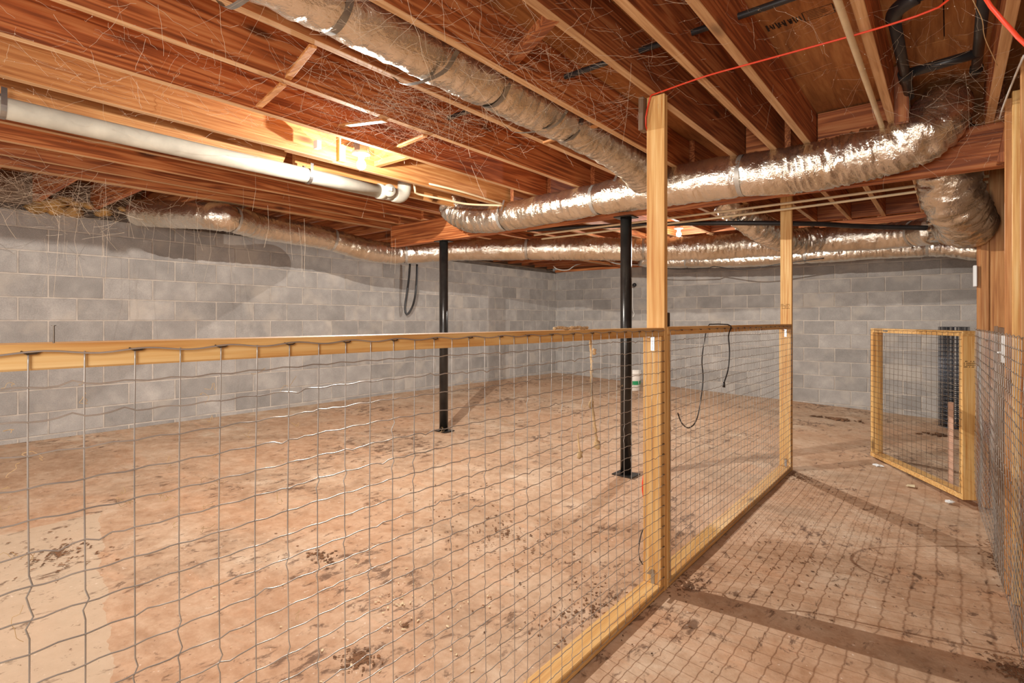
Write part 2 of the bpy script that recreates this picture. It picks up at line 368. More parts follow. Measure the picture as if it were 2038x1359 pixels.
# inked grade stamp on the plywood between the two right joists
g = G(); zz = CZ+JT-.0006
def stroke(g, a, b, wd=.003):
    a = Vector((*a, zz)); b = Vector((*b, zz)); d = (b-a).normalized(); n = Vector((-d.y, d.x, 0))*wd/2
    g.add([a-n, b-n, b+n, a+n], [(0,1,2,3)])
c0 = W(1530, 60, z=JT-.0006); c1 = W(1590, 42, z=JT-.0006); c2 = W(1605, 27, z=JT-.0006); c3 = W(1658, 12, z=JT-.0006)
xa, xb, yc = c0.x, c3.x, (c0.y+c3.y)/2; dx = (xb-xa)
for k, t in enumerate((0, .05, .1, .14, .19, .24, .28, .33, .37, .41, .46, .5)):
    h = .045 if k % 3 else .06
    stroke(g, (xa+dx*t, yc-h/2), (xa+dx*(t+(.02 if k % 2 else -.005)), yc+h/2), .006 if k % 4 else .009)
for t0 in (0., .19, .33): stroke(g, (xa+dx*t0, yc), (xa+dx*(t0+.1), yc+.003), .005)
bx0, bx1 = xa+dx*.56, xa+dx; 
for p, q in (((bx0,yc-.04),(bx1,yc-.04)), ((bx1,yc-.04),(bx1,yc+.04)), ((bx1,yc+.04),(bx0,yc+.04)), ((bx0,yc+.04),(bx0,yc-.04))): stroke(g, p, q, .004)
for k in range(5): stroke(g, (bx0+.012, yc-.028+k*.013), (bx1-.015-R.random()*.03, yc-.028+k*.013), .004)
lab(obj('ink_stamp', g, M['stamp'], ceil), 'faded black grade stamp beside a boxed mark on the plywood')

# ------------------------------------------------------------------ beams and columns
gd = thing('girder', 'long doubled wooden girder carrying the joists above the two black columns', 'beam', (-2.3, 3.92, CZ+.825))
obj('plank', G().box(-4.88, .24, 3.88, 3.918, CZ+.825, CZ+JB-.001, .002), wood('joist', 'x'), gd)
obj('plank', G().box(-4.88, .24, 3.922, 3.96, CZ+.825, CZ+JB-.001, .002), wood('joist', 'x'), gd)
tag(obj('rear_beam', G().box(-1.30, 1.6, 6.66, 6.74, CZ+.88, CZ+JB-.001, .002), wood('joist', 'x')), 'second wooden beam farther back, behind the flexible ducts', 'beam')
def column(x, y, ztop, label):
    zf = floor_z(x)-.002; t = thing('steel_column', label, 'column', (x, y, zf), 'black steel columns under the girder')
    obj('tube', G().tube([(x, y, zf+.008), (x, y, ztop-.008)], .0445, 32), M['steel'], t, True)
    for n_, z in (('base_plate', zf), ('top_plate', ztop-.010)):
        s_ = .09 if n_ == 'base_plate' else .075
        obj(n_, G().box(x-s_, x+s_, y-.07, y+.07, z, z+.009), M['steel'], t)
column(-4.07, 3.92, CZ+.824, 'farther left black steel column with dusty base, near the block wall')
column(-2.0, 3.92, CZ+.824, 'nearer black steel column just left of the tall wooden post')
for k, (x, y) in enumerate(((1.1, 3.92), (-2.6, 6.7))):
    pass

# ------------------------------------------------------------------ ducts
def duct(name, label, pts, r, straps=(), group=None, amp=.010, strapmat='tape', crumple=None, seed=1):
    path = smooth_path(pts, .011); n = len(path); seg = 44; L = [0]
    for i in range(1, n): L.append(L[-1]+(path[i]-path[i-1]).length)
    sm = []                                           # strap positions along length
    for u_ in straps: sm.append(u_*L[-1])
    rr = r if callable(r) else (lambda t: r)
    T = [(path[min(i+1, n-1)]-path[max(i-1, 0)]).normalized() for i in range(n)]
    up = Vector((0,0,1)); nm = (up-T[0]*up.dot(T[0])).normalized(); g = G(); frames = []
    for i in range(n):
        nm = (nm-T[i]*nm.dot(T[i])).normalized(); bn = T[i].cross(nm); s = L[i]; t = s/L[-1]; base = rr(t)
        pinch = sum(math.exp(-((s-q)/.035)**2) for q in sm)
        bend = (T[min(i+4, n-1)]-T[max(i-4, 0)]).length*1.3
        cr = crumple(t) if crumple else 0
        frames.append((path[i], nm.copy(), bn.copy(), base))
        for k in range(seg):
            a = 2*math.pi*k/seg; ca, sa = math.cos(a), math.sin(a)
            q = Vector((ca*.9+seed*5.3, sa*.9, s*13)); w1 = 1-abs(noise.noise(q))*2
            q2 = Vector((ca*2.4-seed, sa*2.4, s*34)); w2 = noise.noise(q2)
            q3 = Vector((ca*1.2, sa*1.2+seed*3, s*60)); w3 = 1-abs(noise.noise(q3))*2
            dd = amp*(.55*(w1-.6)+.45*w2) + (amp*.9)*(bend+cr)*(w3-.5) + .35*amp*pinch*w3
            rad = base*(1-.09*min(1, pinch)) + dd
            g.v.append(path[i] + (nm*ca+bn*sa)*rad)
    g.f = [(i*seg+k, i*seg+(k+1)%seg, (i+1)*seg+(k+1)%seg, (i+1)*seg+k) for i in range(n-1) for k in range(seg)]
    g.f += [tuple(range(seg-1, -1, -1)), tuple((n-1)*seg+k for k in range(seg))]
    mid = path[n//2]; t = thing(name, label, 'duct', Vector((mid.x, mid.y, mid.z-rr(.5))), group)
    obj('sleeve', g, M['foil'], t, True)
    for q in sm:
        i = min(range(n), key=lambda j: abs(L[j]-q)); p, a1, b1, b0 = frames[i]; tg = T[i]
        ring = G(); sg = 40
        for e in (-.014, .014):
            for k in range(sg):
                a = 2*math.pi*k/sg; ring.v.append(p+tg*e+(a1*math.cos(a)+b1*math.sin(a))*(b0*.93+.0035))
        ring.f = [(k, (k+1)%sg, sg+(k+1)%sg, sg+k) for k in range(sg)]
        obj('band', ring, M[strapmat], t, True)
    return t, frames, L
# D2, main trunk in front of the girder, climbing over it at the right and dropping behind
p2 = [P(-3.62, 3.58, 1.16), P(-3.60, 3.62, 1.03), W(962, 437, Y=3.66), W(1090, 416, Y=3.68), W(1220, 391, Y=3.69), W(1420, 357, Y=3.69), W(1600, 335, Y=3.68), W(1740, 303, Y=3.64), W(1835, 268, Y=3.60),
      P(-.03, 3.72, 1.13), P(-.02, 3.92, 1.19), P(-.01, 4.14, 1.15), P(.0, 4.30, 1.0)]
duct('insulated_duct', 'long silver foil duct running along the front of the girder to an elbow', p2,
     lambda t: .122 + .018*min(1, max(0, (t-.35)*5)) - .03*max(0, min(1, (t-.80)*8)), (.16, .36, .60), amp=.010, crumple=lambda t: 2.0 if t < .09 else (2.2 if .66 < t < .84 else .3), seed=2)
# D3, wide elbow that comes down behind the girder
duct('insulated_duct', 'wide crumpled foil duct elbow dropping behind the right end of the girder',
     [P(-.02, 4.34, 1.16), P(-.015, 4.33, 1.0), W(1893, 385, Y=4.42), W(1915, 425, Y=4.62), W(1930, 450, Y=4.95), P(.02, 5.35, .72)], lambda t: .165-.03*t, (), amp=.016, crumple=lambda t: 1.2, seed=3)
# D1, in the joist bay
duct('insulated_duct', 'foil duct tucked up between two joists, from the upper left down to the girder',
     [P(-1.68, -1.6, 1.13), P(-1.68, 0, 1.12), P(-1.67, 1.2, 1.115), P(-1.66, 2.2, 1.105), P(-1.66, 2.9, 1.10), P(-1.66, 3.32, 1.06), P(-1.68, 3.55, 1.01)], .118, (.40, .52, .68, .80), amp=.009, crumple=lambda t: 1.0 if t > .6 else .1, seed=4, strapmat='strap')
# D6 from left wall to the back
p6 = [P(-5.75, 1.70, .98), P(-5.45, 1.85, .95), W(440, 432, z=.90), W(524, 452, z=.885), W(648, 474, X=-5.12), W(730, 497, X=-5.05), W(800, 504, X=-4.95), W(904, 498, Y=4.55), W(1045, 496, Y=4.95),
      W(1160, 495, Y=5.25), W(1268, 496, Y=5.5), W(1384, 494, Y=5.75), W(1487, 488, Y=5.95), W(1570, 484, Y=6.1)]
duct('insulated_duct', 'longest foil duct, sagging from the left block wall behind both black columns', p6, lambda t: .118+.01*t, (.14, .30, .42, .62, .80), amp=.008, crumple=lambda t: 1.2 if t > .66 else .3, seed=5)
duct('insulated_duct', 'flexible foil duct curling down left of the second fence post', [W(1438, 398, Y=5.15), W(1462, 415, Y=5.22), W(1500, 445, Y=5.42), W(1540, 468, Y=5.72), W(1580, 480, Y=5.98), W(1625, 476, Y=6.16)], .125, (), amp=.013, crumple=lambda t: 1.5, seed=6)
duct('insulated_duct', 'straight foil duct at the rear between the second fence post and the elbow', [W(1612, 478, Y=6.28), W(1680, 475, Y=6.3), W(1760, 470, Y=6.3), W(1820, 464, Y=6.2), W(1860, 458, Y=6.0)], .125, (.05, .78), amp=.009, seed=7)
duct('duct_boot', 'crushed foil boot hanging where the rear duct meets the elbow', [W(1878, 404, Y=5.75), W(1882, 445, Y=5.75), W(1884, 478, Y=5.75)], .11, (.5,), amp=.022, crumple=lambda t: 2.0, seed=8)
duct('insulated_duct', 'lowest bright foil duct close to the rear block wall', [W(1275, 515, Y=8.1), W(1300, 519, Y=8.25), W(1350, 519, Y=8.35), W(1420, 518, Y=8.35), W(1500, 515, Y=8.35), W(1600, 508, Y=8.3), W(1690, 502, Y=8.3), W(1730, 498, Y=8.3), W(1800, 495, Y=8.3), W(1880, 492, Y=8.3), W(1960, 499, Y=8.25), P(.7, 8.2, .85)], .115, (.16, .52, .80), amp=.008, crumple=lambda t: .5, seed=9)
# metal hanger straps for the bay duct
for k, (p, q) in enumerate((((-1.87, .78, 1.052), (-1.50, .78, 1.056)), ((-1.87, 1.50, 1.052), (-1.50, 1.52, 1.056)), ((-1.87, 2.25, 1.052), (-1.50, 2.30, 1.056)))):
    a, b = P(*p), P(*q); m = (a+b)/2; m.z -= .085; m.z = CZ+.985
    pts = [a, Vector((a.x+.07, a.y, CZ+1.0)), m, Vector((b.x-.07, b.y, CZ+1.0)), b]; g = G(); sp = smooth_path(pts, .02)
    for i, s in enumerate(sp): g.v += [s+Vector((0, -.012, 0)), s+Vector((0, .012, 0))]
    g.f = [(2*i, 2*i+1, 2*i+3, 2*i+2) for i in range(len(sp)-1)]
    tag(obj('hanger_strap', g, M['strap']), ['metal strap under the bay duct nearest the camera', 'metal strap crossing under the middle of the bay duct', 'metal strap under the bay duct nearest the tall post'][k], 'strap', 'straps holding the bay duct')
for k, (u, v0, v1, Y) in enumerate(((1003, 398, 420, 3.55), (1228, 348, 360, 3.56))):
    a, b = W(u, v0, Y=Y), W(u-6, v1, Y=Y-.02)
    tag(obj('hanger_strap', G().beam(a, b, .02, .002, (0, 1, 0)), M['strap']), ['short grey strap above the left end of the girder duct', 'short grey strap above the girder duct beside the tall post'][k], 'strap', 'straps over the girder duct')

# ------------------------------------------------------------------ pipes
def elbow(a, c, b, n=6): return [a*(1-t)**2+c*2*t*(1-t)+b*t*t for t in [i/n for i in range(n+1)]]
dp = thing('drain_pipe', 'thick white plastic drain pipe hung under the joists with elbow and cleanout', 'pipe', P(-3.40, 1, .93))
a = W(-260, 160, X=-3.66); zc = CZ+.982
def Q(u, dz=0, X=-3.40):
    dx = -SN*F+CS*(u-1019); t = X/dx; return Vector((X, (CS*F+SN*(u-1019))*t, zc+dz))
obj('pipe', G().tube([Vector((-3.40, -2.4, zc)), Q(0, .0), Q(400, 0), Q(760, .008)], .050, 32), M['pvc'], dp, True)
e0 = Q(752, .008); obj('coupling', G().tube([e0, e0+Vector((0, .06, 0))], .058, 32), M['pvc'], dp, True)
pc = e0+Vector((0, .09, 0)); obj('wye', G().tube([e0+Vector((0,.03,0)), pc+Vector((.0, .05, 0))], .053, 32), M['pvc'], dp, True)
obj('cleanout_plug', G().tube([pc+Vector((.02, -.01, .0)), pc+Vector((.075, -.035, .008))], [.046, .046], 28), M['pvc'], dp, True)
obj('plug_nut', G().beam(pc+Vector((.07, -.033, .008)), pc+Vector((.095, -.044, .01)), .03, .03), M['pvc'], dp)
q0 = pc+Vector((0, .05, 0)); q1 = pc+Vector((0, .15, -.01)); q2 = pc+Vector((.0, .17, .12))
obj('elbow', G().tube(elbow(q0, q1+Vector((0,.03,-.02)), q2, 10), .054, 28), M['pvc'], dp, True)
obj('riser', G().tube([q2+Vector((0,0,-.01)), q2+Vector((0, 0, .10))], .044, 28), M['pvc'], dp, True)
for u in (4, 613):
    c = Q(u, 0); ring = [c+Vector((math.cos(t)*.0525, 0, math.sin(t)*.0525)) for t in [i*math.pi/12-math.pi for i in range(13)]]
    pts = [c+Vector((-.0525, 0, .08))]+ring+[c+Vector((.0525, 0, .08))]; g = G()
    for s in pts: g.v += [s+Vector((0,-.011,0)), s+Vector((0,.011,0))]
    g.f = [(2*i, 2*i+1, 2*i+3, 2*i+2) for i in range(len(pts)-1)]
    tag(obj('pipe_hanger', g, M['strap']), 'perforated metal hanger around the white drain pipe near the bulb' if u > 10 else 'metal hanger around the white drain pipe at the left edge', 'strap', 'hangers of the drain pipe')
def pipething(name, label, pts, r, mat, cat='pipe', group=None, seg=12, step=.03, straight=False):
    return tag(obj(name, G().tube(pts if straight else smooth_path(pts, step), r, seg), M[mat], None, True), label, cat, group)
pipething('water_pipe', 'cream water pipe dropping and running right to the girder duct, lower of two', [W(812, 355, X=-3.3), W(822, 358, X=-3.3), W(826, 378, X=-3.3), W(832, 386, X=-3.32), W(880, 396, Y=3.1), W(930, 406, Y=3.3), W(1000, 409, Y=3.52)], .0085, 'cpvc')
pipething('water_pipe', 'cream water pipe running right to the girder duct, upper of two', [W(826, 360, X=-3.28), W(860, 367, Y=2.9), W(925, 383, Y=3.15), W(1000, 406, Y=3.56)], .0085, 'cpvc')
pipething('water_pipe', 'upper of two cream pipes crossing beneath the joists behind the girder', [P(-3.5, 4.72, .925), P(-1.2, 4.72, .93), P(.2, 4.72, .945)], .010, 'cpvc')
pipething('water_pipe', 'lower of two cream pipes crossing beneath the joists behind the girder', [P(-3.5, 4.86, .90), P(-1.2, 4.86, .91), P(.2, 4.84, .93)], .010, 'cpvc')
wp = pipething('water_pipe', 'cream pipe strapped along the joist at the upper right', [P(-.285, .8, 1.045), P(-.285, 2.2, 1.045), P(-.285, 3.62, 1.045)], .0125, 'cpvc')
pipething('drain_pipe', 'black pipe passing through drilled joists across the ceiling', [P(-2.40, 2.24, 1.185), P(-1.2, 2.22, 1.19), P(-.2, 2.21, 1.195)], .013, 'abs')
pipething('drain_pipe', 'black drain pipe sloping behind the girder below the cream pipes', [W(1050, 457, Y=4.62), W(1344, 445, Y=5.0), W(1600, 445, Y=5.35), W(1710, 450, Y=5.75), W(1857, 454, Y=5.95)], .022, 'abs')
vp = thing('vent_pipe', 'black pipe with an elbow and a cross branch in the upper right joist bay', 'pipe', P(-.16, 3, 1.1))
obj('pipe', G().tube([P(-.165, 2.47, 1.14), P(-.16, 3.42, 1.14)], .021, 20), M['abs'], vp, True)
obj('elbow', G().tube(elbow(P(-.165, 2.50, 1.14), P(-.165, 2.42, 1.14), P(-.09, 2.40, 1.15), 8), .027, 20), M['abs'], vp, True)
obj('pipe', G().tube([P(-.10, 2.40, 1.15), P(.14, 2.38, 1.16)], .021, 20), M['abs'], vp, True)
obj('pipe', G().tube([P(-.15, 3.12, 1.15), P(.10, 3.10, 1.16)], .021, 20), M['abs'], vp, True)
obj('coupling', G().tube([P(-.162, 3.08, 1.14), P(-.162, 3.17, 1.14)], .028, 20), M['abs'], vp, True)
obj('pipe', G().tube([P(.095, 2.42, 1.16), P(.095, 3.36, 1.16)], .020, 20), M['abs'], vp, True)
obj('coupling', G().tube([P(.095, 3.27, 1.16), P(.095, 3.34, 1.16)], .025, 20), M['steel'], vp, True)

# ------------------------------------------------------------------ bulbs
def bulb(loc, label):
    t = thing('light_bulb', label, 'light', loc + Vector((0,0,-.03)), 'bare bulbs on ceiling sockets')
    prof = [(0, -.032), (.012, -.030), (.022, -.023), (.028, -.010), (.029, .002), (.025, .016), (.017, .030), (.014, .040)]
    g = G(); sg = 24
    for r, z in prof: g.v += [loc+Vector((max(r, .001)*math.cos(2*math.pi*k/sg), max(r, .001)*math.sin(2*math.pi*k/sg), z)) for k in range(sg)]
    g.f = [(i*sg+k, i*sg+(k+1)%sg, (i+1)*sg+(k+1)%sg, (i+1)*sg+k) for i in range(len(prof)-1) for k in range(sg)]
    obj('bulb', g, M['bulb'], t, True)
    obj('socket', G().tube([loc+Vector((0,0,.040)), loc+Vector((0,0,.062)), loc+Vector((0,0,.064)), loc+Vector((0,0,.078))], [.019, .024, .058, .058], 32), M['porcelain'], t, True)
    obj('junction_box', G().tube([loc+Vector((0,0,.079)), loc+Vector((0,0,.125))], .05, 8), M['zinc'], t)
    return t
bulb(LAMP1, 'glowing bare bulb on a round white socket beside the white drain pipe')
bulb(LAMP2, 'glowing bare bulb hidden behind the tall post at the rear')
obj('blocking', G().box(-2.98, -2.757, 1.98, 2.10, LAMP1.z+.127, LAMP1.z+.165), wood('stud', 'x'), ceil)
tag(obj('socket_box', G().box(-3.03, -2.99, 1.82, 1.85, CZ+1.05, CZ+1.10), M['plate']), 'tiny white box on the joist left of the bulb', 'electrical box')

# ------------------------------------------------------------------ wire mesh
def mesh_wires(org, ax, length, zs_, cols, r, kink_h=.0035, kink_v=.004, nrm=Vector((1,0,0)), seed=1, bulge=0., seg=5):
    """wavy horizontal wires and kinked verticals; org at the foot, ax unit vector along, zs_ heights"""
    rn = random.Random(seed); g = G(); ax = Vector(ax)
    def bul(s, z):
        return bulge*(noise.noise(Vector((s*1.7, z*1.9, seed)))) if bulge else 0
    sp = cols[1]-cols[0]
    for j, z in enumerate(zs_):
        pts = []; n = int(length/sp*4); ph = rn.random()*.3; skip = rn.random()
        for i in range(n+1):
            s = length*i/n; a = s/sp
            dz = kink_h*(.45*math.sin(2*math.pi*a+ph+j)+.35*noise.noise(Vector((s*9, z*7, seed)))) if j else kink_h*.8*math.sin(2*math.pi*s/(sp*2))
            if j and rn.random() < .035: dz += kink_h*rn.choice((-1, 1))*1.3
            dz += .010*noise.noise(Vector((s*1.3, z*1.1, seed+5)))*(1 if j else .3)
            pts.append(Vector(org)+ax*s+nrm*(bul(s, z)+.0012)+Vector((0,0,z+dz)))
        g.tube(pts, r*(1.15 if j == 0 else 1), seg)
    for i, s in enumerate(cols):
        if s > length: break
        pts = []; zl, zh = zs_[-1], zs_[0]; n = len(zs_)*3; off = 0; kk = sorted(rn.sample(range(4, len(zs_)-1), 4)) if len(zs_) > 9 else []
        for k in range(n+1):
            z = zh+(zl-zh)*k/n; c = k//3; off = 0
            if c in kk and k % 3: off = kink_v*(1 if k % 3 == 1 else -1)*(.6+.6*rn.random())
            off += .004*noise.noise(Vector((s*3, z*2.2, seed+9)))
            pts.append(Vector(org)+ax*(s+off)+nrm*(bul(s, z)-.0012)+Vector((0,0,z)))
        g.tube(pts, r, seg)
    return g
FX0 = -1.03      # outer face of the fence
def staples(g, org, ax, ss, z, nrm): 
    for s in ss: g.beam(Vector(org)+Vector(ax)*s+Vector((0,0,z))+nrm*.004, Vector(org)+Vector(ax)*(s+.016)+Vector((0,0,z-.004))+nrm*.004, .003, .004)
def bracket(p, parent, sgn=1):
    """small zinc angle bracket: one leg down the stud, one along the rail"""
    g = G().box(p.x-.009, p.x+.009, p.y-.003*sgn if sgn > 0 else p.y, p.y if sgn > 0 else p.y+.003, p.z-.065, p.z, .0005)
    g.box(p.x-.009, p.x+.009, min(p.y, p.y-.05*sgn), max(p.y, p.y-.05*sgn), p.z-.002, p.z, .0005)
    o = obj('bracket', g, M['zinc'], parent)
    return o
def panel(label, ya, yb, ztop, seed, name='fence_panel'):
    zf = floor_z(-1.07); t = thing(name, label, 'fence', (-1.075, (ya+yb)/2, zf), 'wire fence panels')
    x0_, x1_ = FX0-.089, FX0
    obj('top_rail', G().box(x0_, x1_, ya, yb, ztop-.038, ztop, .003), wood('pine', 'y'), t)
    obj('bottom_rail', G().box(x0_, x1_, ya, yb, zf+.003, zf+.041, .003), wood('pine', 'y'), t)
    for a, b in ((ya, ya+.038), (yb-.038, yb)): obj('stud', G().box(x0_, x1_, a, b, zf+.041, ztop-.038, .003), wood('pine', 'z'), t)
    zs_ = [CZ-.046-.0474*k for k in range(26)]; zs_ = [z for z in zs_ if z > zf+.02]
    cols = [.018+.0655*i for i in range(60)]
    g = mesh_wires((FX0+.003, ya+.01, 0), (0,1,0), yb-ya-.02, zs_, cols, .00125, seed=seed, bulge=.008)
    stuff(obj('wire_mesh', g, M['wire'], t, True))
    g = G()
    for s in range(1, int((yb-ya)/.13)): 
        y_ = ya+.03+s*.131; g.tube([Vector((FX0+.001, y_-.010, CZ-.044)), Vector((FX0+.006, y_-.004, CZ-.048)), Vector((FX0+.006, y_+.006, CZ-.047)), Vector((FX0+.001, y_+.012, CZ-.045))], .0014, 5)
    for k in range(2, len(zs_)-1): g.tube([Vector((FX0, yb-.012, zs_[k])), Vector((FX0+.006, yb-.016, zs_[k]+.001)), Vector((FX0, yb-.024, zs_[k]-.001))], .0016, 5)
    stuff(obj('staples', g, M['staple'], t))
    bracket(Vector((FX0-.04, yb-.038, ztop-.040)), t)
    bracket(Vector((FX0-.04, yb-.038, zf+.105)), t)
    return t
RT = CZ-.034
panel('nearer wire fence panel with a yellow pine rail crossing the left of the view', -.12, 2.402, RT, 3)
panel('farther wire fence panel between the two tall posts', 2.442, 5.008, RT+.004, 8)
def post(x0_, x1_, ya, yb, z0, z1, label, name='wood_post'):
    t = thing(name, label, 'post', ((x0_+x1_)/2, (ya+yb)/2, z0))
    obj('post_board', G().box(x0_, x1_, ya, yb, z0, z1, .002), wood('pine', 'z'), t)
    return t
def lumber_stamp(parent, x, y, z, wd, nrm='y'):
    g = G(); rn = random.Random(int(z*100))
    for row in range(4):
        for k in range(9):
            if rn.random() < .75:
                a = k*wd/9; zz_ = z+row*.011
                g.add([(x+a, y, zz_), (x+a+wd/14, y, zz_+.002), (x+a+wd/12, y, zz_+.006), (x+a+.001, y, zz_+.005)], [(0,1,2,3)])
    return obj('lumber_stamp', g, M['stamp'], parent)
t = post(FX0-.089, FX0-.001, 2.404, 2.440, floor_z(-1.07), CZ+JB-.003, 'tall pine post nearer the camera, red cord running up it')
for z, x_ in ((1.24, -1.09), (1.0, -1.07), (.98, -1.095), (.72, -1.06), (.55, -1.08), (.46, -1.10), (.83, -1.05)): obj('nail', G().tube([Vector((x_, 2.408, z)), Vector((x_+.004, 2.385, z+.012)), Vector((x_+.02, 2.378, z-.01))], .0012, 5), M['staple'], t)
t = post(FX0-.089, FX0-.001, 5.010, 5.048, floor_z(-1.07), CZ+JB-.003, 'tall pine post farther back, at the gate opening')
lumber_stamp(t, FX0-.085, 5.0085, CZ+.10, .07); 
tag(obj('wood_block', G().box(FX0-.118, FX0-.092, 2.375, 2.43, CZ+.90, CZ+JB-.004), wood('old', 'z')), 'short pale wood block nailed at the top of the nearer tall post', 'wood block')

# ------------------------------------------------------------------ gate (swung open)
h0 = Vector((.070, 4.975, 0)); gdv = Vector((-.508, .861, 0)); gn = Vector((.861, .508, 0)); GL = 1.28
gz0, gz1 = .035, CZ-.072
gt = thing('gate', 'small wire mesh gate in an orange pine frame, swung open', 'gate', h0+Vector((0,0,gz0)))
def gb(name, s0, s1, z0, z1, mat, d0=0, d1=.089):
    t = G().box(s0, s1, d0, d1, z0, z1, .002); g = G().add([h0+gdv*v.x+gn*v.y+Vector((0,0,v.z)) for v in t.v], t.f)
    bmf = g.f; g.f = [tuple(reversed(f)) for f in bmf]; return obj(name, g, mat, gt)
gb('stile', 0, .038, gz0, gz1-.038, wood('pine', 'z')); gb('stile', GL-.038, GL, gz0+.038, gz1-.038, wood('pine', 'z'))
gb('top_rail', 0, GL, gz1-.038, gz1, wood('pine', 'x')); gb('bottom_rail', .038, GL, gz0, gz0+.038, wood('pine', 'x'))
zs_ = [gz1-.012-.0474*k for k in range(25)]; zs_ = [z for z in zs_ if z > gz0]
g = mesh_wires(h0-gn*.003+gdv*.005, gdv, GL-.01, zs_, [.02+.0655*i for i in range(30)], .00125, nrm=-gn, seed=12, bulge=.004, kink_h=.002)
stuff(obj('wire_mesh', g, M['rust'], gt, True))
g = G(); 
for s in (.0, .04): g.beam(h0+gdv*(1.02-s)+Vector((0,0,gz1-.02))-gn*.002, h0+gdv*(1.05-s)+Vector((0,0,gz1-.018))-gn*.002, .006, .014)
lab(obj('hook_latch', g, M['zinc'], gt), 'shiny hook latch on the top rail')
obj('hinge', G().box(.150, .158, 5.03, 5.055, CZ-.42, CZ-.32, .001), M['zinc'], gt)
g = G(); rn = random.Random(5)
for row in range(4):
    for k in range(9):
        if rn.random() < .8:
            a = .006+k*.0085; z_ = CZ-.33+row*.013; o_ = h0-gdv*.0007
            g.add([o_+gn*a+Vector((0,0,z_)), o_+gn*(a+.006)+Vector((0,0,z_+.002)), o_+gn*(a+.007)+Vector((0,0,z_+.008)), o_+gn*(a+.001)+Vector((0,0,z_+.006))], [(0,1,2,3)])
lab(obj('lumber_stamp', g, M['stamp'], gt), 'dark inked lumber stamp on the stile')

# ------------------------------------------------------------------ right stud wall
def stud(x0_, x1_, ya, yb, z1=JB-.002, kind='stud', label=None, z0=None):
    z0 = floor_z((x0_+x1_)/2)+.002 if z0 is None else z0
    return tag(obj('wall_stud', G().box(x0_, x1_, ya, yb, z0, CZ+z1, .002), wood(kind, 'z')), label, 'stud', 'studs of the right wall')
stud(.172, .212, 5.02, 5.058, JB, 'stud', 'narrow light stud right beside the gate hinge')
stud(.214, .303, 5.03, 5.068, JB, 'stud', 'wide stud face just right of the narrow stud at the gate hinge')
stud(.150, .238, 5.10, 5.138, JB, 'stud', 'farthest stud, seen behind the gate with a white box on it')
stud(.205, .294, 3.50, 3.538, JB, 'stud', 'stud carrying the small white latch, next in front of the girder')
stud(.225, .300, 3.40, 3.438, JB, 'pine', 'bright stud doubled in front of the one with the latch')
stud(.222, .311, 2.98, 3.018, JB, 'stud', 'fourth stud from the girder end towards the camera')
stud(.232, .321, 2.60, 2.638, JB, 'stud', 'stud at the right picture edge behind the sagging wire')
stud(.250, .339, 2.20, 2.238, JB, 'stud', 'stud just outside the right picture edge')
tag(obj('top_plate', G().box(.20, .34, -2.4, 3.85, CZ+JB-.045, CZ+JB-.003, .002), wood('stud', 'y')), 'top plate over the right wall studs', 'plate') if False else None
tag(obj('brace_board', G().beam(P(.20, 3.72, .80), P(.24, 3.72, 1.05), .03, .09, (0,1,0)), wood('joist', 'z')), 'slanting brace board at the right end of the girder', 'board')
tag(obj('plywood_strip', G().box(.19, .205, 3.96, 4.02, .0, CZ-.03, .001), wood('old', 'z')), 'grey weathered plywood strip behind the wire on the right wall', 'board')
tag(obj('plywood_sheet', G().box(.20, .212, 3.56, 3.85, .0, CZ-.035, .001), wood('old', 'z')), 'grey weathered plywood between the studs behind the wire', 'board')
# sagging wire on the right wall
rw = thing('wall_wire_fencing', 'sagging wire fencing stapled over the right wall studs', 'fence', (.19, 3.6, 0))
a0 = Vector((.135, 5.02, 0)); a1 = Vector((.222, 1.9, 0)); dd = (a1-a0); ll = dd.length; dd.normalize()
zs_ = [CZ-.06-.0474*k for k in range(25)]
g = mesh_wires(a0, dd, ll, zs_, [.02+.0655*i for i in range(60)], .00125, nrm=Vector((-1, -.03, 0)), seed=21, bulge=.018, kink_h=.006)
stuff(obj('wire_mesh', g, M['wire'], rw, True))
tag(obj('switch_box', G().box(.128, .150, 5.02, 5.10, CZ+.24, CZ+.39, .004), M['plate']), 'white electrical box on the farthest stud', 'electrical box')
lt = tag(obj('barrel_latch', G().box(.190, .204, 3.43, 3.47, CZ-.20, CZ-.07, .003).tube([Vector((.19, 3.45, CZ-.15)), Vector((.176, 3.44, CZ-.15))], .004, 8), M['plate']), 'small white latch block on a right wall stud', 'latch')
tag(obj('leaning_board', G().box(-.012, .022, 5.30, 5.318, floor_z(0)+.001, CZ-.62, .002), M['pinkb']), 'short pale pink board standing behind the gate stile', 'board')

# ------------------------------------------------------------------ roll of wire, bucket
c = Vector((.04, 8.55, floor_z(.04)+.003)); t = thing('wire_roll', 'upright dark roll of wire fencing by the rear wall', 'wire roll', c)
g = G(); turns = 7; zs_ = [i*.0508 for i in range(25)]
for z in zs_:
    pts = [c+Vector(((.075+.012*a/6.28)*math.cos(a), (.075+.012*a/6.28)*math.sin(a), z+.002)) for a in [k*.3 for k in range(int(turns*6.28/.3))]]
    g.tube(pts, .0016, 4)
for k in range(int(turns*6.28/.42)):
    a = k*.42; g.tube([c+Vector(((.075+.012*a/6.28)*math.cos(a), (.075+.012*a/6.28)*math.sin(a), z)) for z in (0, .6, 1.22)], .0016, 4)
stuff(obj('rolled_mesh', g, M['copper'], t, True))
c = Vector((-4.05, 8.15, floor_z(-4.05)-.002)); t = thing('bucket', 'white plastic bucket with a green label behind the nearer column', 'bucket', c)
obj('pail', G().tube([c, c+Vector((0,0,.01)), c+Vector((0,0,.30)), c+Vector((0,0,.335)), c+Vector((0,0,.34))], [.118, .125, .146, .148, .146], 32), M['bucket'], t, True)
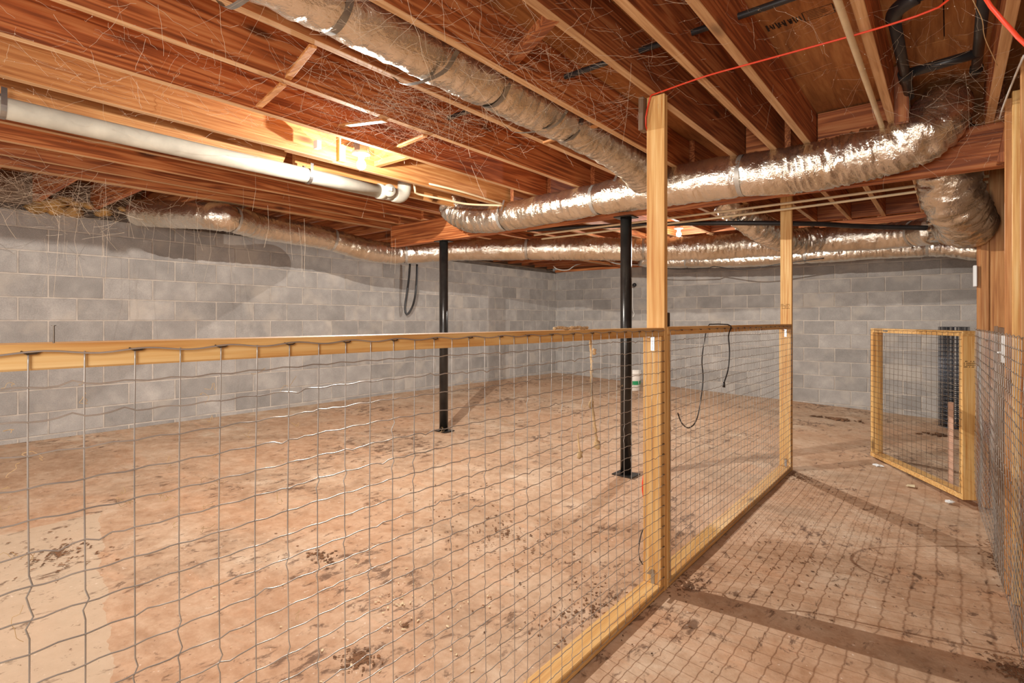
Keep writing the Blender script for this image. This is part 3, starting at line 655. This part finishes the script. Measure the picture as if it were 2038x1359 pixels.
obj('rim', G().tube([c+Vector((0,0,.27)), c+Vector((0,0,.30))], [.154, .156], 32), M['bucket'], t, True)
obj('label_band', G().tube([c+Vector((0,0,.10)), c+Vector((0,0,.165))], [.1325, .1375], 32, False), M['green'], t, True)

# ------------------------------------------------------------------ cords
tag(obj('outlet_box', G().box(-1.112, -1.062, 2.50, 2.545, RT+.005, RT+.073, .003).box(-1.106, -1.068, 2.497, 2.500, RT+.012, RT+.065, .001), M['boxm']), 'small dark outlet box sitting on the farther fence rail against the post', 'electrical box')
XB = -1.150
pts = [W(1349, 822, X=-1.155), W(1357, 842, X=-1.155), W(1372, 851, X=-1.155), W(1388, 830, X=-1.155), W(1399, 760, X=XB), W(1397, 720, X=XB), W(1400, 690, X=-1.14), W(1408, 650, X=-1.125)]
top = [Vector((-1.10, pts[-1].y+.02, RT+.012)), Vector((-1.05, pts[-1].y+.05, RT+.012)), Vector((-1.020, pts[-1].y+.10, RT+.002)), W(1450, 668, X=-1.012), W(1452, 700, X=-1.010), W(1449, 735, X=-1.010), W(1441, 762, X=-1.010)]
cb = thing('power_cord', 'thin black cord draped over the farther fence rail, its plug hanging down', 'cord', Vector((-1.1, 3.1, .6)))
obj('cord', G().tube(smooth_path(pts+top, .02), .0035, 8), M['blackcord'], cb, True)
e = top[-1]; obj('plug', G().tube([e+Vector((0,0,.005)), e-Vector((0,.002,.025))], [.006, .008], 10), M['blackcord'], cb, True)
ec = thing('extension_cord', 'orange red extension cord strung under the joists and down the nearer tall post', 'cord', P(-1.13, 2.38, 1.0))
px = -1.128
obj('cord', G().tube(smooth_path([P(.12, 2.10, 1.10), W(1892, -4, z=1.048), W(1850, 22, z=1.045), W(1790, 43, z=1.04), W(1700, 70, z=1.045), W(1500, 125, z=1.045), W(1400, 153, z=1.045), P(-1.085, 2.38, 1.052)], .03), .0038, 8), M['red'], ec, True)
obj('cord', G().tube(smooth_path([P(-1.085, 2.38, 1.052), P(-1.100, 2.385, 1.02), P(-1.118, 2.392, .92), W(1304, 300, X=px), W(1303, 400, X=px), W(1303, 480, X=px), W(1304, 560, X=px), W(1302, 620, X=px), W(1301, 660, X=-1.135)], .03), .0038, 8), M['red'], ec, True)
obj('cord', G().tube(smooth_path([W(1304, 548, X=px), W(1299, 560, X=-1.15), W(1295, 590, X=-1.155), W(1297, 650, X=-1.155), W(1297, 700, X=-1.155), W(1296, 800, X=-1.15), W(1294, 900, X=-1.15), W(1286, 925, X=-1.155), W(1279, 960, X=-1.16), W(1281, 990, X=-1.16), W(1290, 1005, X=-1.15)], .03), .0038, 8), M['red'], ec, True)
lab(obj('cord_tail', G().tube(smooth_path([W(1292, 1000, X=-1.15), W(1290, 1030, X=-1.15), W(1276, 1063, X=-1.155), W(1271, 1100, X=-1.16), W(1278, 1122, X=-1.16), W(1293, 1126, X=-1.15)], .03), .0028, 8), M['blackcord'], ec, True), 'black tail of the cord beside the post')
pipething('extension_cord', 'thicker orange red cord hanging across the upper right corner', [Vector((.0, 1.36, 2.07)), W(1955, -14, d=1.1), W(1985, 28, d=1.1), W(2012, 58, d=1.09), W(2045, 92, d=1.07), W(2110, 130, d=1.05)], .0040, 'red', 'cord')
pipething('white_cable', 'twisted white cable beside the joist at the right edge', [W(2038, 110, z=1.02), W(2025, 140, z=1.0), W(2005, 190, z=1.0), W(1994, 220, z=1.0), W(1989, 238, z=1.0)], .004, 'whitecord', 'cable')
pipething('yellow_wire', 'thin yellowish wire dangling in the upper right joist bay', [W(1936, 0, z=1.1), W(1955, 40, z=1.08), W(1960, 75, z=1.06), W(1985, 130, z=1.04)], .0014, 'jute', 'wire')
pipething('black_cable', 'black cable sagging under the lowest rear duct', [W(1290, 530, Y=8.2), W(1345, 535, Y=8.2), W(1412, 533, Y=8.2), W(1420, 530, Y=8.2), W(1480, 536, Y=8.2), W(1560, 524, Y=8.2), W(1640, 514, Y=8.2)], .006, 'blackcord', 'cable')
pipething('white_cable', 'white cable looping at the far corner of the block walls', [W(1098, 524, Y=8.6), W(1108, 535, Y=8.7), W(1130, 537, Y=8.8), W(1150, 526, Y=8.8), W(1200, 518, Y=8.8), W(1230, 525, Y=8.8), W(1290, 528, Y=8.6)], .009, 'whitecord', 'cable')
pipething('wall_hose', 'dark hose looping down the left block wall below the duct', [W(816, 525, X=-6.1), W(813, 560, X=-6.13), W(808, 595, X=-6.15), W(806, 615, X=-6.16), W(810, 626, X=-6.14), W(820, 612, X=-6.08), W(826, 590, X=-6.0), W(829, 560, X=-5.98), W(830, 526, X=-5.98)], .015, 'abs', 'hose')
pipething('pipe_stub', 'dark pipe stub poking out of the rear wall beside the nearer column', [W(1262, 567, Y=YB-.01), W(1263, 567, Y=YB-.14)], .035, 'abs', 'pipe')
pipething('white_wire', 'short white wire hanging on the rear wall beside the nearer column', [W(1259, 570, Y=YB-.02), W(1259, 612, Y=YB-.02), W(1262, 625, Y=YB-.03), W(1259, 632, Y=YB-.02)], .008, 'whitecord', 'wire')
# ropes on the near rail
def rope(name, label, pts, r, clumps=()):
    rn = random.Random(3); p = smooth_path(pts, .006); q = [v+Vector((rn.uniform(-1,1), rn.uniform(-1,1), rn.uniform(-1,1)))*r*.25 for v in p]
    g = G().tube(q, [r*(.7+.5*rn.random()) for _ in q], 7)
    for c_, s_ in clumps: g.blob(c_, s_, s_, s_*1.4, .8, 2, s_*100)
    return tag(obj(name, g, M['rope'], None, True), label, 'rope')
e = W(1188, 885, X=-1.135)
rope('frayed_rope', 'mud caked rope hanging from the near fence rail left of the nearer column', [Vector((-1.125, W(1175, 684, X=-1.125).y, RT-.03)), W(1177, 720, X=-1.13), W(1178, 790, X=-1.13), W(1183, 840, X=-1.13), e], .0055, ((W(1176, 805, X=-1.13), .010), (e, .014), (W(1182, 700, X=-1.13), .009)))
e = W(1154, 905, X=-1.026)
rope('frayed_rope', 'short dark muddy strand left of the mud caked rope', [W(1150, 862, X=-1.026), W(1152, 885, X=-1.026), e], .003, ((e, .010),))
y0_ = W(1105, 655, X=-1.08).y; y1_ = W(1172, 653, X=-1.08).y
rope('frayed_rope', 'frayed rope lying along the top of the near fence rail', [Vector((-1.085, y0_+(y1_-y0_)*k/6, RT+.007+.002*math.sin(k*2))) for k in range(7)], .006)
tag(obj('tall_nail', G().tube([Vector((-1.06, W(107, 672, X=-1.06).y, RT-.01)), Vector((-1.06, W(107, 672, X=-1.06).y, RT+.026))], .0013, 8).tube([Vector((-1.06, W(107, 672, X=-1.06).y, RT+.026)), Vector((-1.06, W(107, 672, X=-1.06).y, RT+.027))], .003, 8), M['staple']), 'nail sticking up from the near fence rail', 'nail')

# ------------------------------------------------------------------ floor litter
def clump(label, u, v, rx, ry, n, sz, mat='dirt', seed=1, cat='debris', name='leaf_litter', flat=.35):
    rn = random.Random(seed); X_ = -1.
    p = W(u, v, z=-1.25)
    for _ in range(4): p = W(u, v, z=floor_z(p.x)-CZ)
    g = G()
    for k in range(n):
        a = rn.random()*6.28; q = abs(rn.gauss(0, .5)); x = p.x+rx*q*math.cos(a); y_ = p.y+ry*q*math.sin(a); s_ = sz*(.4+rn.random())
        bm = bmesh.new(); bmesh.ops.create_icosphere(bm, subdivisions=1, radius=1); rot = Matrix.Rotation(rn.random()*3, 3, 'Z'); st = .4+.6*rn.random()
        for vv in bm.verts: vv.co = rot @ Vector((vv.co.x*s_*(1+st), vv.co.y*s_*(.5+st*.5), vv.co.z*s_*flat))*(1+.3*rn.uniform(-1,1)) + Vector((x, y_, floor_z(x)+s_*flat*.4))
        bm.verts.index_update(); g.add([vv.co.copy() for vv in bm.verts], [tuple(vv.index for vv in f.verts) for f in bm.faces]); bm.free()
    o = tag(obj(name, g, M[mat]), label, cat); stuff(o); return o
clump('dark pile of debris on bare floor near the rear wall', 1668, 834, .22, .10, 90, .022, seed=2)
clump('dark mulch heap at the bottom edge left of the fence sill', 712, 1312, .07, .07, 150, .005, seed=3)
clump('dark debris patch in the bottom right corner', 2015, 1330, .10, .14, 200, .005, seed=4)
clump('dark flakes on the pale slab at the left edge', 120, 1100, .34, .22, 130, .006, seed=5, flat=.2)
clump('dark flakes on the concrete below the left rail', 640, 1108, .18, .10, 60, .006, seed=6, flat=.2)
clump('loose litter strewn over the pen floor left of the nearer tall post', 1010, 1060, 1.1, .8, 330, .0045, seed=7, flat=.25)
clump('fine litter along the foot of the nearer fence panel', 1180, 1210, .25, .5, 260, .004, seed=8)
clump('litter gathered at the foot of the nearer tall post', 1370, 1165, .08, .14, 160, .0045, seed=9)
clump('litter along the right wall near the gate', 1985, 1110, .08, .5, 160, .006, seed=10)
clump('reddish crumbs of clay by the roll of wire', 1885, 868, .22, .12, 70, .018, seed=11)
clump('small pale chips scattered over the pen floor', 800, 1200, .9, .7, 130, .004, 'paper', seed=12)
clump('sparse crumbs scattered in the aisle', 1600, 1120, .6, .8, 130, .004, seed=13)
clump('curled dark bit of bark near the bottom edge', 805, 1243, .02, .012, 14, .006, seed=14)
clump('crumbs gathered at the foot of the second post', 1590, 950, .10, .12, 90, .006, seed=15)
p = W(1812, 968, z=-1.29); tag(obj('paper_scrap', G().add([(p.x-.03, p.y-.02, floor_z(p.x)+.004), (p.x+.03, p.y-.03, floor_z(p.x)+.006), (p.x+.025, p.y+.03, floor_z(p.x)+.012), (p.x-.02, p.y+.035, floor_z(p.x)+.006)], [(0,1,2,3)]), M['paper']), 'small square scrap of cream paper on the aisle floor', 'paper')
for k, (u, v) in enumerate(((1748, 928), (1890, 995))):
    p = W(u, v, z=-1.28); tag(obj('crumpled_scrap', G().blob(Vector((p.x, p.y, floor_z(p.x)+.008)), .03, .02, .010, 1.2, 2, k+3), M['plate']), ['crumpled white scrap at the free end of the gate', 'crumpled white scrap at the hinge end of the gate'][k], 'paper')
# insulation lumps on the left sill
for k, (u, v, s_) in enumerate(((110, 413, .10), (150, 405, .07), (215, 425, .06), (255, 420, .05))):
    p = W(u, v, X=-6.2); g = G(); 
    for i in range(5): g.blob(p+Vector((R.uniform(-.0,.05), R.uniform(-1,1)*s_*1.3, R.uniform(-.3,.3)*s_)), s_*.5, s_*.8, s_*.45, .8, 2, k*7+i)
    tag(obj('insulation_lump', g, M['insul'], None, True), ['large yellowish insulation lump on the left wall sill', 'yellowish insulation lump just right of the large one', 'small insulation lump under the third short joist', 'smallest insulation lump, rightmost on the sill'][k], 'insulation')

# ------------------------------------------------------------------ cobwebs
def webs(label, regions, seed, r=.00035):
    rn = random.Random(seed); g = G()
    for (cx, cy, cz, sx, sy, sz, n, ln) in regions:
        for _ in range(n):
            a = Vector((cx+rn.gauss(0, sx), cy+rn.gauss(0, sy), CZ+min(JT-.01, cz+rn.gauss(0, sz))))
            d = Vector((rn.gauss(0, 1), rn.gauss(0, 1), rn.gauss(0, .45))).normalized()*ln*(.3+rn.random()); b = a+d; b.z = min(b.z, CZ+JT-.01)
            m = 6; sag = rn.random()*.06*d.length; pts = []
            for i in range(m+1):
                t_ = i/m; q = a.lerp(b, t_); q.z -= sag*4*t_*(1-t_); q += Vector((rn.gauss(0,1), rn.gauss(0,1), rn.gauss(0,1)))*.0022; pts.append(q)
            g.tube(pts, r*(.5+1.2*rn.random()), 3, False)
            if rn.random() < .35: g.blob(rn.choice(pts), .0018, .0018, .0015, .8, 1, rn.random()*9)
    o = obj('cobweb', g, M['web']); stuff(o); return tag(o, label, 'cobweb')
webs('thick cobwebs between the joists above and right of the bulb', [(-2.1, 1.9, 1.10, .30, .35, .05, 420, .22), (-2.5, 2.1, 1.12, .18, .25, .05, 200, .12), (-2.2, 1.75, 1.07, .12, .22, .03, 260, .14)], 1, .0004)
webs('cobwebs around the foil duct in the joist bay', [(-1.5, 1.5, 1.10, .30, .55, .06, 420, .28), (-1.3, 2.1, 1.10, .2, .4, .06, 120, .2)], 2)
webs('fine cobwebs across the joists at the upper left', [(-2.6, .9, 1.10, .35, .5, .07, 350, .16), (-3.2, .9, 1.05, .3, .4, .05, 80, .15)], 3)
webs('dense dusty cobwebs at the far left under the short joists', [(-5.3, .75, .95, .35, .35, .10, 480, .28), (-5.5, 1.6, .98, .3, .5, .08, 220, .3)], 4, .0007)
webs('cobwebs over the subfloor and joists at the upper right', [(-.6, 1.9, 1.15, .3, .5, .08, 220, .14), (-.15, 2.2, 1.15, .2, .4, .08, 140, .15)], 5, .00018)
webs('veil of dusty cobwebs hanging above the duct elbow', [(.0, 3.35, 1.05, .12, .25, .12, 150, .22)], 6, .00025)
# long hanging strands left of the bulb
rn = random.Random(11); g = G()
for k in range(46):
    u = rn.uniform(60, 800); v = rn.uniform(330, 480); p = W(u, v, X=-4.3+rn.uniform(-.8, .6)); L_ = rn.uniform(.08, .5)
    g.tube([p, p+Vector((rn.gauss(0,.012), rn.gauss(0,.012), -L_*.5)), p+Vector((rn.gauss(0,.02), rn.gauss(0,.02), -L_))], .0005, 3, False)
tag(stuff(obj('cobweb', g, M['web'])), 'long loose web strands hanging below the joists on the left', 'cobweb')
# straw and fluff caught in the near wire panel
rn = random.Random(13); g = G()
for k in range(60):
    u = rn.choice((30, 160, 255, 343, 421, 425, 495, 560, 600, 720, 860, 940, 1000, 1160, 1200, 1240))+rn.gauss(0, 9); v = rn.uniform(730, 1010) if rn.random() < .8 else rn.uniform(1000, 1250)
    p = W(u, v, X=FX0-.004); d = .006+.008*rn.random(); q = [p]
    for i in range(6): q.append(q[-1]+Vector((rn.gauss(0,.25), rn.gauss(0,1), rn.gauss(-.2,1)))*d*.5)
    g.tube(smooth_path(q, .006), .0004, 4, False)
tag(stuff(obj('straw_wisps', g, M['jute'])), 'wisps of straw and fluff caught in the near fence wire', 'straw')
